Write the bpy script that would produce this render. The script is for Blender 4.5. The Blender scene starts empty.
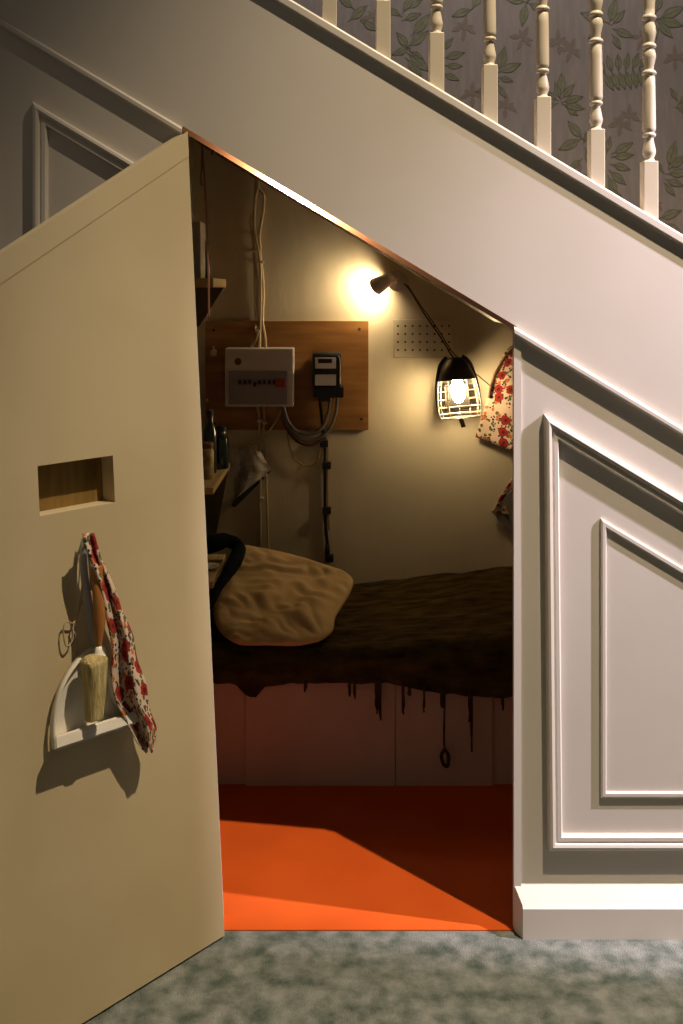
import bpy, bmesh, math, random
from mathutils import Vector, Matrix, noise
R = math.radians
scene = bpy.context.scene
COL = scene.collection
random.seed(7)

# ------------------------------------------------------------------ camera frame
CAMY, EYE, F, CX, CY = -2.4, 1.536, 1000.0, 341.0, 290.0   # shift lens, optical axis square to the wall
def P(px, py, Y):
    d = Y - CAMY
    return Vector(((px - CX) * d / F, Y, EYE - (py - CY) * d / F))
def S(px, Y=0.0):            # size of px pixels at depth Y
    return px * (Y - CAMY) / F
def W(px, py, p=0.0):        # point of the front wall plane (not perspective shifted), p = protrusion to the hall
    return Vector(((px - CX) * .0024, -p, EYE - (py - CY) * .0024))

cam_d = bpy.data.cameras.new('camera')
cam_d.sensor_fit = 'VERTICAL'; cam_d.sensor_height = 36.0; cam_d.sensor_width = 24.0
cam_d.lens = F / 1024 * 36
cam_d.shift_y = -(512 - CY) / 1024
cam_d.clip_start = .05
cam = bpy.data.objects.new('camera', cam_d); COL.objects.link(cam)
cam.location = (0, CAMY, EYE); cam.rotation_euler = (R(90), 0, 0)
scene.camera = cam

# ------------------------------------------------------------------ materials
def new_mat(name):
    m = bpy.data.materials.new(name); m.use_nodes = True
    nt = m.node_tree
    return m, nt, nt.nodes['Principled BSDF']
def mat(name, c, c2=None, rough=.6, scale=8, detail=4, bump=0, bscale=None, metal=0, spec=.4, lo=.35, hi=.65, stretch=None, sheen=0):
    m, nt, b = new_mat(name)
    N, L = nt.nodes, nt.links
    b.inputs['Roughness'].default_value = rough
    b.inputs['Metallic'].default_value = metal
    b.inputs['Specular IOR Level'].default_value = spec
    if sheen: b.inputs['Sheen Weight'].default_value = sheen
    tc = N.new('ShaderNodeTexCoord'); mp = N.new('ShaderNodeMapping')
    L.new(tc.outputs['Object'], mp.inputs['Vector'])
    if stretch: mp.inputs['Scale'].default_value = stretch
    nz = N.new('ShaderNodeTexNoise'); nz.inputs['Scale'].default_value = scale; nz.inputs['Detail'].default_value = detail
    L.new(mp.outputs['Vector'], nz.inputs['Vector'])
    rp = N.new('ShaderNodeValToRGB')
    rp.color_ramp.elements[0].position = lo; rp.color_ramp.elements[1].position = hi
    c2 = c2 or tuple(x * .9 for x in c)
    rp.color_ramp.elements[0].color = (*c2, 1); rp.color_ramp.elements[1].color = (*c, 1)
    L.new(nz.outputs['Fac'], rp.inputs['Fac']); L.new(rp.outputs['Color'], b.inputs['Base Color'])
    if bump:
        n2 = N.new('ShaderNodeTexNoise'); n2.inputs['Scale'].default_value = bscale or scale * 4; n2.inputs['Detail'].default_value = 5
        L.new(mp.outputs['Vector'], n2.inputs['Vector'])
        bp = N.new('ShaderNodeBump'); bp.inputs['Strength'].default_value = bump; bp.inputs['Distance'].default_value = .01
        L.new(n2.outputs['Fac'], bp.inputs['Height']); L.new(bp.outputs['Normal'], b.inputs['Normal'])
    return m
def emit_mat(name, c, s):
    m, nt, b = new_mat(name)
    b.inputs['Base Color'].default_value = (*c, 1)
    b.inputs['Emission Color'].default_value = (*c, 1); b.inputs['Emission Strength'].default_value = s
    return m
def floral_mat(name, base, k=1.0):
    """ditsy flower print from layered voronoi dots in UV metres"""
    m, nt, b = new_mat(name); N, L = nt.nodes, nt.links
    b.inputs['Roughness'].default_value = .85; b.inputs['Specular IOR Level'].default_value = .15
    uv = N.new('ShaderNodeUVMap'); uv.uv_map = 'UVMap'
    nz = N.new('ShaderNodeTexNoise'); nz.inputs['Scale'].default_value = 55 * k
    L.new(uv.outputs['UV'], nz.inputs['Vector'])
    mixv = N.new('ShaderNodeMixRGB'); mixv.blend_type = 'LINEAR_LIGHT'; mixv.inputs['Fac'].default_value = .007
    L.new(uv.outputs['UV'], mixv.inputs['Color1']); L.new(nz.outputs['Color'], mixv.inputs['Color2'])
    col = N.new('ShaderNodeRGB'); col.outputs[0].default_value = (*base, 1)
    cur = col.outputs[0]
    def layer(scale, off, radius, keep, c, cur, rnd=1.0):
        mp = N.new('ShaderNodeMapping'); mp.inputs['Location'].default_value = (off, off * 1.7, 0)
        L.new(mixv.outputs['Color'], mp.inputs['Vector'])
        v = N.new('ShaderNodeTexVoronoi'); v.voronoi_dimensions = '2D'; v.inputs['Scale'].default_value = scale * k
        v.inputs['Randomness'].default_value = rnd
        L.new(mp.outputs['Vector'], v.inputs['Vector'])
        lt = N.new('ShaderNodeMath'); lt.operation = 'LESS_THAN'; lt.inputs[1].default_value = radius
        L.new(v.outputs['Distance'], lt.inputs[0])
        sx = N.new('ShaderNodeSeparateXYZ'); L.new(v.outputs['Color'], sx.inputs[0])
        kp = N.new('ShaderNodeMath'); kp.operation = 'LESS_THAN'; kp.inputs[1].default_value = keep
        L.new(sx.outputs['X'], kp.inputs[0])
        mu = N.new('ShaderNodeMath'); mu.operation = 'MULTIPLY'; L.new(lt.outputs[0], mu.inputs[0]); L.new(kp.outputs[0], mu.inputs[1])
        mx = N.new('ShaderNodeMixRGB'); mx.inputs['Color2'].default_value = (*c, 1)
        L.new(mu.outputs[0], mx.inputs['Fac']); L.new(cur, mx.inputs['Color1'])
        return mx.outputs['Color']
    cur = layer(50, 3.1, .33, .55, (.10, .11, .03), cur)           # olive leaves
    cur = layer(78, 7.7, .30, .50, (.025, .022, .045), cur)        # navy berries
    cur = layer(38, 1.3, .30, .34, (.50, .15, .05), cur)           # orange buds
    cur = layer(19, 5.2, .36, .66, (.27, .026, .02), cur, .7)     # red blooms
    cur = layer(19, 5.2, .13, .66, (.11, .010, .012), cur, .7)     # bloom centres
    L.new(cur, b.inputs['Base Color'])
    return m

M = {}
M['paint'] = mat('cream_paint', (.65, .60, .54), (.61, .56, .50), rough=.5, scale=3, bump=.012, bscale=60)
M['trim'] = mat('gloss_cream_paint', (.68, .63, .565), (.65, .60, .535), rough=.38, scale=5, bump=.008, bscale=40)
M['doorpaint'] = mat('aged_cream_paint', (.58, .485, .305), (.50, .41, .245), rough=.5, scale=2.2, detail=7, bump=.012, bscale=50)
M['plaster'] = mat('distempered_plaster', (.66, .58, .42), (.59, .51, .36), rough=.8, scale=4, detail=6, bump=.15, bscale=30, stretch=(1, 1, .35))
M['ventpaint'] = mat('vent_paint', (.66, .58, .42), (.60, .52, .36), rough=.7, scale=12)
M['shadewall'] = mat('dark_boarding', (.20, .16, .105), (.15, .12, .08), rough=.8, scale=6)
M['carpet'] = mat('mottled_carpet', (.27, .287, .267), (.08, .105, .088), rough=.95, scale=20, detail=12, bump=.8, bscale=260, spec=.1, lo=.33, hi=.68)
M['orange'] = mat('orange_lino', (.56, .088, .010), (.50, .075, .008), rough=.75, scale=5, spec=.15, bump=.04, bscale=200)
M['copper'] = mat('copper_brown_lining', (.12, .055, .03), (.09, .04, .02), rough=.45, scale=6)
M['copper_metal'] = mat('copper_edging', (.42, .19, .10), (.36, .16, .085), rough=.12, scale=14, metal=1)
M['ply'] = mat('orange_plywood', (.36, .165, .045), (.24, .105, .026), rough=.55, scale=3.5, detail=6, stretch=(1, 1, 9), bump=.05)
M['white_plastic'] = mat('white_plastic', (.60, .56, .52), rough=.45, scale=3)
M['smoke'] = mat('smoked_cover', (.25, .225, .25), (.22, .195, .22), rough=.3, scale=3)
M['black'] = mat('black_plastic', (.012, .011, .010), rough=.45, scale=4)
M['black_metal'] = mat('black_enamel', (.016, .012, .008), rough=.35, scale=4)
M['red'] = mat('red_label', (.30, .04, .03), rough=.5)
M['maroon'] = mat('maroon_badge', (.14, .03, .03), rough=.5)
M['face'] = mat('meter_face', (.78, .78, .78), rough=.4)
M['cream_cable'] = mat('cream_cable', (.58, .46, .27), rough=.5, scale=20)
M['grey_cable'] = mat('grey_cable', (.17, .15, .135), rough=.5, scale=20)
M['red_cable'] = mat('brick_red_cable', (.13, .045, .035), rough=.5, scale=20)
M['yellow_cable'] = mat('ochre_cable', (.42, .27, .07), rough=.5, scale=20)
M['brown_cord'] = mat('brown_cord', (.19, .085, .045), rough=.8, scale=30)
M['dark_flex'] = mat('dark_flex', (.045, .034, .022), rough=.6, scale=30)
M['string'] = mat('tan_string', (.42, .33, .20), rough=.9, scale=60)
M['white_metal'] = mat('white_enamel', (.78, .74, .65), (.68, .64, .55), rough=.3, scale=9)
M['cage_wire'] = mat('white_wire', (.80, .76, .66), rough=.4)
M['lampgrey'] = mat('grey_lamp_enamel', (.72, .65, .56), rough=.4)
M['shelf'] = mat('shelf_pine', (.50, .37, .17), (.40, .29, .125), rough=.6, scale=4, stretch=(6, 1, 6))
M['bracket'] = mat('dark_bracket', (.11, .085, .05), rough=.7, scale=5)
M['glass_dark'] = mat('dark_green_glass', (.014, .024, .024), rough=.12, scale=5, spec=.7)
M['blue_glass'] = mat('blue_green_glass', (.02, .05, .055), rough=.2, scale=5, spec=.6)
M['jar'] = mat('ochre_jar_label', (.62, .52, .24), (.30, .18, .07), rough=.4, scale=25)
M['rust'] = mat('rust_lid', (.20, .085, .03), rough=.5, scale=30)
M['paper'] = mat('worn_white_paper', (.68, .62, .52), (.44, .39, .31), rough=.85, scale=14)
M['paper_grey'] = mat('grey_printed_paper', (.50, .46, .42), (.27, .25, .23), rough=.85, scale=14)
M['navy'] = mat('navy_cloth', (.007, .008, .012), (.004, .005, .008), rough=.9, scale=30, bump=.3, spec=.1)
M['pillow'] = mat('unbleached_pillowcase', (.56, .40, .20), (.49, .345, .165), rough=.9, scale=5, bump=.15, bscale=300, spec=.1)
M['blanket'] = mat('brown_wool_blanket', (.085, .056, .017), (.022, .014, .005), rough=1, scale=26, detail=9, bump=.9, bscale=130, spec=.05, stretch=(.45, 1, 1), lo=.3, hi=.72)
M['bedboard'] = mat('pinkish_bed_board', (.46, .36, .31), (.40, .31, .265), rough=.7, scale=3, stretch=(1, 1, .4))
M['mattress'] = mat('mattress_ticking', (.20, .16, .12), rough=.9)
M['kraft'] = mat('brown_board_flap', (.25, .15, .035), (.18, .105, .024), rough=.6, scale=14, stretch=(4, 4, .5))
M['hole'] = mat('dark_hole', (.05, .04, .025), rough=.9)
M['brushwood'] = mat('varnished_handle', (.40, .17, .045), (.30, .12, .03), rough=.35, scale=12, stretch=(4, 4, 1))
M['bristle'] = mat('cream_bristle', (.60, .50, .24), (.36, .27, .10), rough=.9, scale=40, stretch=(3, 3, .4), bump=.6, bscale=120)
M['greymetal'] = mat('grey_metal', (.40, .385, .37), rough=.4, scale=9, metal=.2)
M['steel'] = mat('nail_steel', (.35, .33, .30), rough=.35, metal=.8)
M['wallpaper'] = mat('grey_wallpaper', (.175, .157, .148), (.150, .135, .127), rough=.75, scale=60, detail=3, stretch=(1, 1, .15))
M['leaf'] = mat('printed_leaf', (.135, .138, .088), (.10, .104, .064), rough=.75, scale=60)
M['leaf_vein'] = mat('printed_leaf_vein', (.062, .066, .040), rough=.75)
M['leaf_pale'] = mat('printed_pale_leaf', (.132, .108, .088), (.122, .10, .082), rough=.75, scale=40)
M['baluster'] = mat('baluster_cream_gloss', (.60, .53, .42), (.57, .50, .395), rough=.35, scale=5)
M['lining'] = mat('dark_lining', (.07, .05, .025), rough=.9)
M['greylining'] = mat('grey_lining', (.20, .17, .16), rough=.9)
M['floral'] = floral_mat('floral_print', (.66, .50, .38), 1.25)
M['floral2'] = floral_mat('floral_print_small', (.58, .45, .35), 1.15)
M['tread'] = mat('stair_boards', (.35, .28, .2), rough=.7)
M['bulb'] = emit_mat('lit_bulb', (1.0, .74, .40), 118)
M['bulb_spot'] = emit_mat('lit_spot_bulb', (1.0, .77, .45), 290)

# ------------------------------------------------------------------ mesh helpers
LOC = {}
def link(name, bm, m, parent=None, smooth=False, base=None):
    me = bpy.data.meshes.new(name)
    bmesh.ops.recalc_face_normals(bm, faces=bm.faces[:])
    bm.to_mesh(me); bm.free()
    for mm in (m if isinstance(m, (list, tuple)) else [m]): me.materials.append(M[mm])
    if smooth:
        for p in me.polygons: p.use_smooth = True
    o = bpy.data.objects.new(name, me); COL.objects.link(o)
    if parent is None:
        xs = [v.co for v in me.vertices]
        c = base or Vector(((min(v.x for v in xs) + max(v.x for v in xs)) / 2, (min(v.y for v in xs) + max(v.y for v in xs)) / 2, min(v.z for v in xs)))
        me.transform(Matrix.Translation(-c)); o.location = c; LOC[o.name] = c
    else:
        o.parent = parent
        pl = LOC.get(parent.name, Vector((0, 0, 0)))
        o.matrix_parent_inverse = Matrix.Translation(-pl)
        LOC[o.name] = Vector((0, 0, 0))
    return o
def autosmooth(o, ang=35):
    for p in o.data.polygons: p.use_smooth = True
    bm = bmesh.new(); bm.from_mesh(o.data)
    for e in bm.edges:
        e.smooth = len(e.link_faces) == 2 and e.calc_face_angle(0) < R(ang)
    bm.to_mesh(o.data); bm.free()
    return o
def empty(name, loc, label, cat, group=None):
    o = bpy.data.objects.new(name, None); COL.objects.link(o); o.empty_display_size = .05
    o.location = loc; LOC[o.name] = Vector(loc)
    return tag(o, label, cat, group)
def tag(o, label, cat, group=None, kind=None):
    o['label'] = label; o['category'] = cat
    if group: o['group'] = group
    if kind: o['kind'] = kind
    return o
def struct(o, label, cat):
    o['kind'] = 'structure'; o['label'] = label; o['category'] = cat
    return o
def NB(): return bmesh.new()
def quad(bm, pts, mi=0):
    f = bm.faces.new([bm.verts.new(p) for p in pts]); f.material_index = mi; return f
def prism(bm, pts, vec, mi=0):
    """extrude a planar polygon by vec"""
    a = [bm.verts.new(Vector(p)) for p in pts]; b = [bm.verts.new(Vector(p) + Vector(vec)) for p in pts]
    fs = [bm.faces.new(a), bm.faces.new(b[::-1])]
    n = len(a)
    for i in range(n): fs.append(bm.faces.new((a[i], b[i], b[(i + 1) % n], a[(i + 1) % n])))
    for f in fs: f.material_index = mi
    return fs
def box(bm, lo, hi, mi=0, bev=0):
    lo, hi = Vector(lo), Vector(hi)
    t = bmesh.new() if bev else bm
    fs = prism(t, [(lo.x, lo.y, lo.z), (hi.x, lo.y, lo.z), (hi.x, lo.y, hi.z), (lo.x, lo.y, hi.z)], (0, hi.y - lo.y, 0), mi)
    if bev:
        bmesh.ops.bevel(t, geom=t.edges[:], offset=bev, segments=2, affect='EDGES', profile=.6)
        for f in t.faces: f.material_index = mi
        merge(bm, t)
def merge(bm, t):
    me = bpy.data.meshes.new('tmp'); t.to_mesh(me); t.free(); bm.from_mesh(me); bpy.data.meshes.remove(me)
def pbox(bm, x0, y0, x1, y1, Yf, depth, mi=0, bev=0):
    """box whose front face (at depth Yf) fills a pixel rectangle"""
    a, b = P(x0, y1, Yf), P(x1, y0, Yf)
    box(bm, (a.x, Yf, a.z), (b.x, Yf + depth, b.z), mi, bev)
def frames(pts):
    T = []
    for i in range(len(pts)):
        a = pts[max(0, i - 1)]; b = pts[min(len(pts) - 1, i + 1)]
        T.append((b - a).normalized())
    ref = Vector((0, 1, 0)) if abs(T[0].y) < .9 else Vector((1, 0, 0))
    n = T[0].cross(ref).normalized(); out = []
    for t in T:
        n = (n - t * n.dot(t)).normalized(); out.append((t, n, t.cross(n)))
    return out
def spline(pts, k=6):
    pts = [Vector(p) for p in pts]
    if len(pts) < 3: return pts
    Q = [pts[0]] + pts + [pts[-1]]; out = []
    for i in range(1, len(Q) - 2):
        for j in range(k):
            t = j / k; a, b, c, d = Q[i - 1], Q[i], Q[i + 1], Q[i + 2]
            out.append(.5 * ((2 * b) + (c - a) * t + (2 * a - 5 * b + 4 * c - d) * t * t + (3 * b - a - 3 * c + d) * t ** 3))
    out.append(pts[-1]); return out
def tube(bm, pts, r, seg=8, k=6, mi=0, flat=1.0, closed=False):
    pts = spline(pts, k); n = len(pts); rings = []
    for i, ((t, a, b), p) in enumerate(zip(frames(pts), pts)):
        rr = r if not callable(r) else r(i / (n - 1))
        rings.append([bm.verts.new(p + a * math.cos(q) * rr + b * math.sin(q) * rr * flat) for q in [2 * math.pi * j / seg for j in range(seg)]])
    for i in range(n - 1):
        for j in range(seg):
            f = bm.faces.new((rings[i][j], rings[i][(j + 1) % seg], rings[i + 1][(j + 1) % seg], rings[i + 1][j])); f.material_index = mi
    if closed: return
    for e in (rings[0][::-1], rings[-1]):
        f = bm.faces.new(e); f.material_index = mi
def ring(bm, c, r, axis, tr, seg=24, ts=6, mi=0):
    axis = Vector(axis).normalized(); ref = Vector((1, 0, 0)) if abs(axis.x) < .8 else Vector((0, 0, 1))
    a = axis.cross(ref).normalized(); b = axis.cross(a); rs = []
    for i in range(seg):
        q = 2 * math.pi * i / seg; d = a * math.cos(q) + b * math.sin(q)
        rs.append([bm.verts.new(Vector(c) + d * (r + tr * math.cos(2 * math.pi * j / ts)) + axis * tr * math.sin(2 * math.pi * j / ts)) for j in range(ts)])
    for i in range(seg):
        for j in range(ts):
            f = bm.faces.new((rs[i][j], rs[(i + 1) % seg][j], rs[(i + 1) % seg][(j + 1) % ts], rs[i][(j + 1) % ts])); f.material_index = mi
def lathe(bm, prof, c, axis=(0, 0, 1), seg=24, mi=0, cap=True, a0=0, a1=2 * math.pi):
    """prof = [(r, h)] along axis from c"""
    axis = Vector(axis).normalized(); ref = Vector((1, 0, 0)) if abs(axis.x) < .8 else Vector((0, 0, 1))
    a = axis.cross(ref).normalized(); b = axis.cross(a); rs = []
    full = abs(a1 - a0 - 2 * math.pi) < 1e-6
    n = seg if full else seg + 1
    for r, h in prof:
        rs.append([bm.verts.new(Vector(c) + axis * h + (a * math.cos(q) + b * math.sin(q)) * max(r, 1e-4)) for q in [a0 + (a1 - a0) * j / seg for j in range(n)]])
    for i in range(len(rs) - 1):
        for j in range(seg):
            k = (j + 1) % n
            f = bm.faces.new((rs[i][j], rs[i][k], rs[i + 1][k], rs[i + 1][j])); f.material_index = mi
    if cap and full:
        for e in (rs[0][::-1], rs[-1]): bm.faces.new(e).material_index = mi
def grid(bm, fn, nu, nv, mi=0, uv=None):
    V = [[bm.verts.new(fn(i / nu, j / nv)) for j in range(nv + 1)] for i in range(nu + 1)]
    lay = (bm.loops.layers.uv.get('UVMap') or bm.loops.layers.uv.new('UVMap')) if uv else None
    for i in range(nu):
        for j in range(nv):
            f = bm.faces.new((V[i][j], V[i + 1][j], V[i + 1][j + 1], V[i][j + 1])); f.material_index = mi
            if uv:
                for l, (a, b) in zip(f.loops, ((i, j), (i + 1, j), (i + 1, j + 1), (i, j + 1))):
                    l[lay].uv = uv(a / nu, b / nv)
    return V
def lerp_(a, b): return (a + b) / 2
def solid(o, t, off=0):
    md = o.modifiers.new('thickness', 'SOLIDIFY'); md.thickness = t; md.offset = off; return o
def interp(tab, y):
    if y <= tab[0][0]: return tab[0][1:]
    for a, b in zip(tab, tab[1:]):
        if y <= b[0]:
            t = (y - a[0]) / (b[0] - a[0]); return tuple(p + (q - p) * t for p, q in zip(a[1:], b[1:]))
    return tab[-1][1:]
def offset_poly(pts, d):
    """inset a clockwise/ccw 2D polygon by d (list of (x, z))"""
    n = len(pts); area = sum(pts[i][0] * pts[(i + 1) % n][1] - pts[(i + 1) % n][0] * pts[i][1] for i in range(n))
    s = 1 if area > 0 else -1; out = []
    for i in range(n):
        p0, p1, p2 = Vector(pts[i - 1]), Vector(pts[i]), Vector(pts[(i + 1) % n])
        e1, e2 = (p1 - p0).normalized(), (p2 - p1).normalized()
        n1, n2 = Vector((-e1.y, e1.x)) * s, Vector((-e2.y, e2.x)) * s
        m = (n1 + n2); m = m / max(.2, m.dot(n1)); out.append(p1 + m * d)
    return out
def frame_moulding(bm, pts, prof):
    """mitred picture-frame moulding on the wall plane: prof = [(inset, protrusion)]"""
    rs = []
    for ins, p in prof:
        rs.append([bm.verts.new((q[0], -p, q[1])) for q in offset_poly(pts, ins)])
    n = len(pts)
    for i in range(len(rs) - 1):
        for j in range(n):
            bm.faces.new((rs[i][j], rs[i][(j + 1) % n], rs[i + 1][(j + 1) % n], rs[i + 1][j]))

# ------------------------------------------------------------------ setting
SL = .6
def zbot(x): return 1.451 + SL * (.413 - x)         # lower edge of the stair string
def ztop(x): return 2.134 - SL * x                  # upper edge of the stair string
XL, XR, YB = -1.9, 2.1, 1.46
XI0, XI1 = -.572, 1.35                              # out-of-view wall added to keep the side spot off the door
bm = NB(); box(bm, (2.2, -4.2, 0), (2.28, -.415, 4.2))
struct(link('wall_light_blocker', bm, 'paint'), 'unseen cream wall added to block the side light from the door', 'wall')
# inside of the cupboard
JR = .413
def jl(z): return -.288 - .090 * z / 1.94           # leaning left jamb

bm = NB(); quad(bm, [(-4, -4.2, 0), (4, -4.2, 0), (4, .0, 0), (-4, .0, 0)])
struct(link('floor_hall', bm, 'carpet'), 'mottled grey green carpet of the hall', 'floor')
bm = NB(); box(bm, (-.6, -.004, -.02), (XI1, YB, .003))
struct(link('floor_cupboard', bm, 'orange'), 'flat orange floor inside the cupboard', 'floor')

bm = NB()
prism(bm, [(JR, 0, 0), (XR, 0, 0), (XR, 0, zbot(XR)), (JR, 0, zbot(JR))], (0, .012, 0))
struct(link('wall_right', bm, 'paint'), 'cream panelled wall beside the cupboard opening', 'wall')
bm = NB()
zt = zbot(-.372)
prism(bm, [(-.835 - .6, 0, 0), (jl(0), 0, 0), (jl(zt), 0, zt), (-.835 - .6, 0, zbot(-.835 - .6))], (0, .05, 0))
struct(link('wall_left', bm, 'paint'), 'dim cream panelled wall behind the open door', 'wall')

stair = bpy.data.objects.new('staircase', None); COL.objects.link(stair); LOC['staircase'] = Vector((0, 0, 0))
struct(stair, 'cream painted staircase string with capping above the cupboard', 'staircase')
bm = NB(); prism(bm, [(XL, -.001, zbot(XL)), (XR, -.001, zbot(XR)), (XR, -.001, ztop(XR)), (XL, -.001, ztop(XL))], (0, .051, 0))
link('string_board', bm, 'paint', stair)
bm = NB()
for y0, z0, z1, y1 in ((-.012, -.001, .025, .062),):
    sec = [(-.001, z0), (y0 + .002, z0), (y0, z0 + .004), (y0, z1 - .006), (y0 + .006, z1), (y1, z1), (y1, z0)]
    a = [bm.verts.new((XL, y, ztop(XL) + z)) for y, z in sec]; b = [bm.verts.new((XR, y, ztop(XR) + z)) for y, z in sec]
    n = len(a); bm.faces.new(a); bm.faces.new(b[::-1])
    for i in range(n): bm.faces.new((a[i], a[(i + 1) % n], b[(i + 1) % n], b[i]))
link('capping', bm, 'trim', stair)
# the flight itself, closed behind the string
bm = NB(); pts = []
run = .26; x = XL
while x < XR - .001:
    z = ztop(x + run) - .05
    pts += [(x, .052, z), (x + run, .052, z)]; x += run
pts += [(x, .052, ztop(x) - .25), (XL, .052, ztop(XL) - .25)]
prism(bm, pts, (0, YB - .054, 0))
link('flight', bm, 'tread', stair)

# lining of the sloping head of the opening
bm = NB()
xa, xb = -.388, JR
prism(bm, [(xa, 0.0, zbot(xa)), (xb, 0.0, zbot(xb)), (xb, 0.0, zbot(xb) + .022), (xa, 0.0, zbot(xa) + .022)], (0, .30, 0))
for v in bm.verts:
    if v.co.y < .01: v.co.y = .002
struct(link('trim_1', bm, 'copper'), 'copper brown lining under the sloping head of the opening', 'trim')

bm = NB()
LA = Vector((.413, 0, 1.451)) + Vector((.459, -.46, 1.451)) * 2.8
dr = Vector((1, 0, -SL)).normalized(); Q = W(285, 0); Q = Vector((Q.x, 0, zbot(Q.x)))
hn = ((LA - Q).normalized() + (Vector((0, CAMY, EYE)) - Q).normalized()).normalized()
hn = (hn - dr * hn.dot(dr)).normalized(); wv = dr.cross(hn).normalized()
if wv.z > 0: wv = -wv
x0, x1 = -.380, JR + .007
A0, A1 = Vector((x0, -.0015, zbot(x0) + .002)), Vector((x1, -.0015, zbot(x1) + .002))
back = Vector((0, .010, 0))
prism(bm, [A0, A0 + wv * .0145, A0 + wv * .0145 + Vector((0, .016, .002)), A0 + back], A1 - A0)
struct(link('trim_9', bm, 'copper_metal'), 'thin copper edging along the sloping head of the opening', 'trim')
# string mouldings: sloping rails under the string
def slope_rail(x0, x1, h, p, mitre=0.0):
    bm = NB()
    sec = [(0, .002), (0.001, -.002), (p * .7, -.003), (p, -.008), (p, -h + .004), (p * .8, -h), (0, -h)]
    a = [bm.verts.new((x0, -y, zbot(x0) + z)) for y, z in sec]; b = [bm.verts.new((x1 + (mitre * y / p if p else 0), -y, zbot(x1) + z)) for y, z in sec]
    n = len(a); bm.faces.new(a); bm.faces.new(b[::-1])
    for i in range(n): bm.faces.new((a[i], a[(i + 1) % n], b[(i + 1) % n], b[i]))
    return bm
struct(link('trim_2', slope_rail(JR, XR, .021, .0135), 'trim'), 'sloping cream rail over the wall panel beside the opening', 'trim')
struct(link('trim_3', slope_rail(-1.43, W(182, 0).x, .021, .0135), 'trim'), 'sloping cream rail above the open door', 'trim')
def wp(*pts): return [((x - CX) * .0024, EYE - (y - CY) * .0024) for x, y in pts]
PROF = [(0, 0), (0, .011), (.004, .016), (.010, .0178), (.016, .016), (.018, .010), (.021, .010), (.023, .0122), (.031, .0122), (.034, .008), (.036, .0)]
bm = NB(); frame_moulding(bm, wp((543, 414), (547, 848), (960, 848), (960, 414 + .6 * 417)), PROF)
struct(link('trim_4', bm, 'trim'), 'large stepped panel moulding on the wall beside the opening', 'trim')
P2 = [(0, 0), (0, .0045), (.004, .0062), (.011, .0062), (.013, .004), (.014, 0)]
bm = NB(); frame_moulding(bm, wp((600, 518), (600, 797), (940, 797), (940, 518 + .6 * 340)), P2)
struct(link('trim_5', bm, 'trim'), 'slim panel moulding inside the large one', 'trim')
bm = NB(); frame_moulding(bm, wp((33, 102), (33, 700), (165, 700), (165, 102 + .6 * 132)), PROF)
struct(link('trim_6', bm, 'trim'), 'stepped panel moulding half hidden behind the open door', 'trim')
bm = NB(); frame_moulding(bm, wp((-130, 8), (-130, 700), (-4, 700), (-4, 80)), PROF)
struct(link('trim_7', bm, 'trim'), 'panel moulding at the far end of the dim wall', 'trim')
# bead along the jamb
bm = NB(); a = W(520.5, 0).x
prism(bm, [(JR, 0, .10), (a, 0, .10), (a, 0, zbot(a) - .001), (JR, 0, zbot(JR) - .001)], (0, -.004, 0))
struct(link('trim_8', bm, 'trim'), 'narrow cream bead up the jamb of the opening', 'trim')
# skirting
bm = NB()
sec = [(0, 0), (-.036, 0), (-.036, .072), (-.030, .078), (0, .112)]
a = [bm.verts.new((JR + (.016 if y < -.01 else 0), y, z)) for y, z in sec]; b = [bm.verts.new((XR, y, z)) for y, z in sec]
n = len(a); bm.faces.new(a); bm.faces.new(b[::-1])
for i in range(n): bm.faces.new((a[i], a[(i + 1) % n], b[(i + 1) % n], b[i]))
struct(link('baseboard_right', bm, 'trim'), 'deep cream skirting board with a sloping top', 'baseboard')

# unseen slab added to cut the side spot short of the open door
bm = NB(); box(bm, (2.2, -4.2, 0), (2.28, -.415, 4.2))
struct(link('wall_light_blocker', bm, 'paint'), 'unseen cream wall added to block the side light from the door', 'wall')
# inside of the cupboard
def zsplit(x): return ztop(x) - .2
bm = NB(); prism(bm, [(XI0 - .05, YB, 0), (XR, YB, 0), (XR, YB, zsplit(XR)), (XI0 - .05, YB, zsplit(XI0 - .05))], (0, .05, 0))
struct(link('wall_back', bm, 'plaster'), 'dim plastered back wall of the cupboard', 'wall')
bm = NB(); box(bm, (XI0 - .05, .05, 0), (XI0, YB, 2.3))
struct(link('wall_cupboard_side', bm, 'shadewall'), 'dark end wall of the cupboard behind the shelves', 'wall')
bm = NB(); box(bm, (XI1, .05, 0), (XI1 + .05, YB, 1.2))
struct(link('wall_cupboard_end', bm, 'plaster'), 'low end wall of the cupboard', 'wall')

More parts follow.
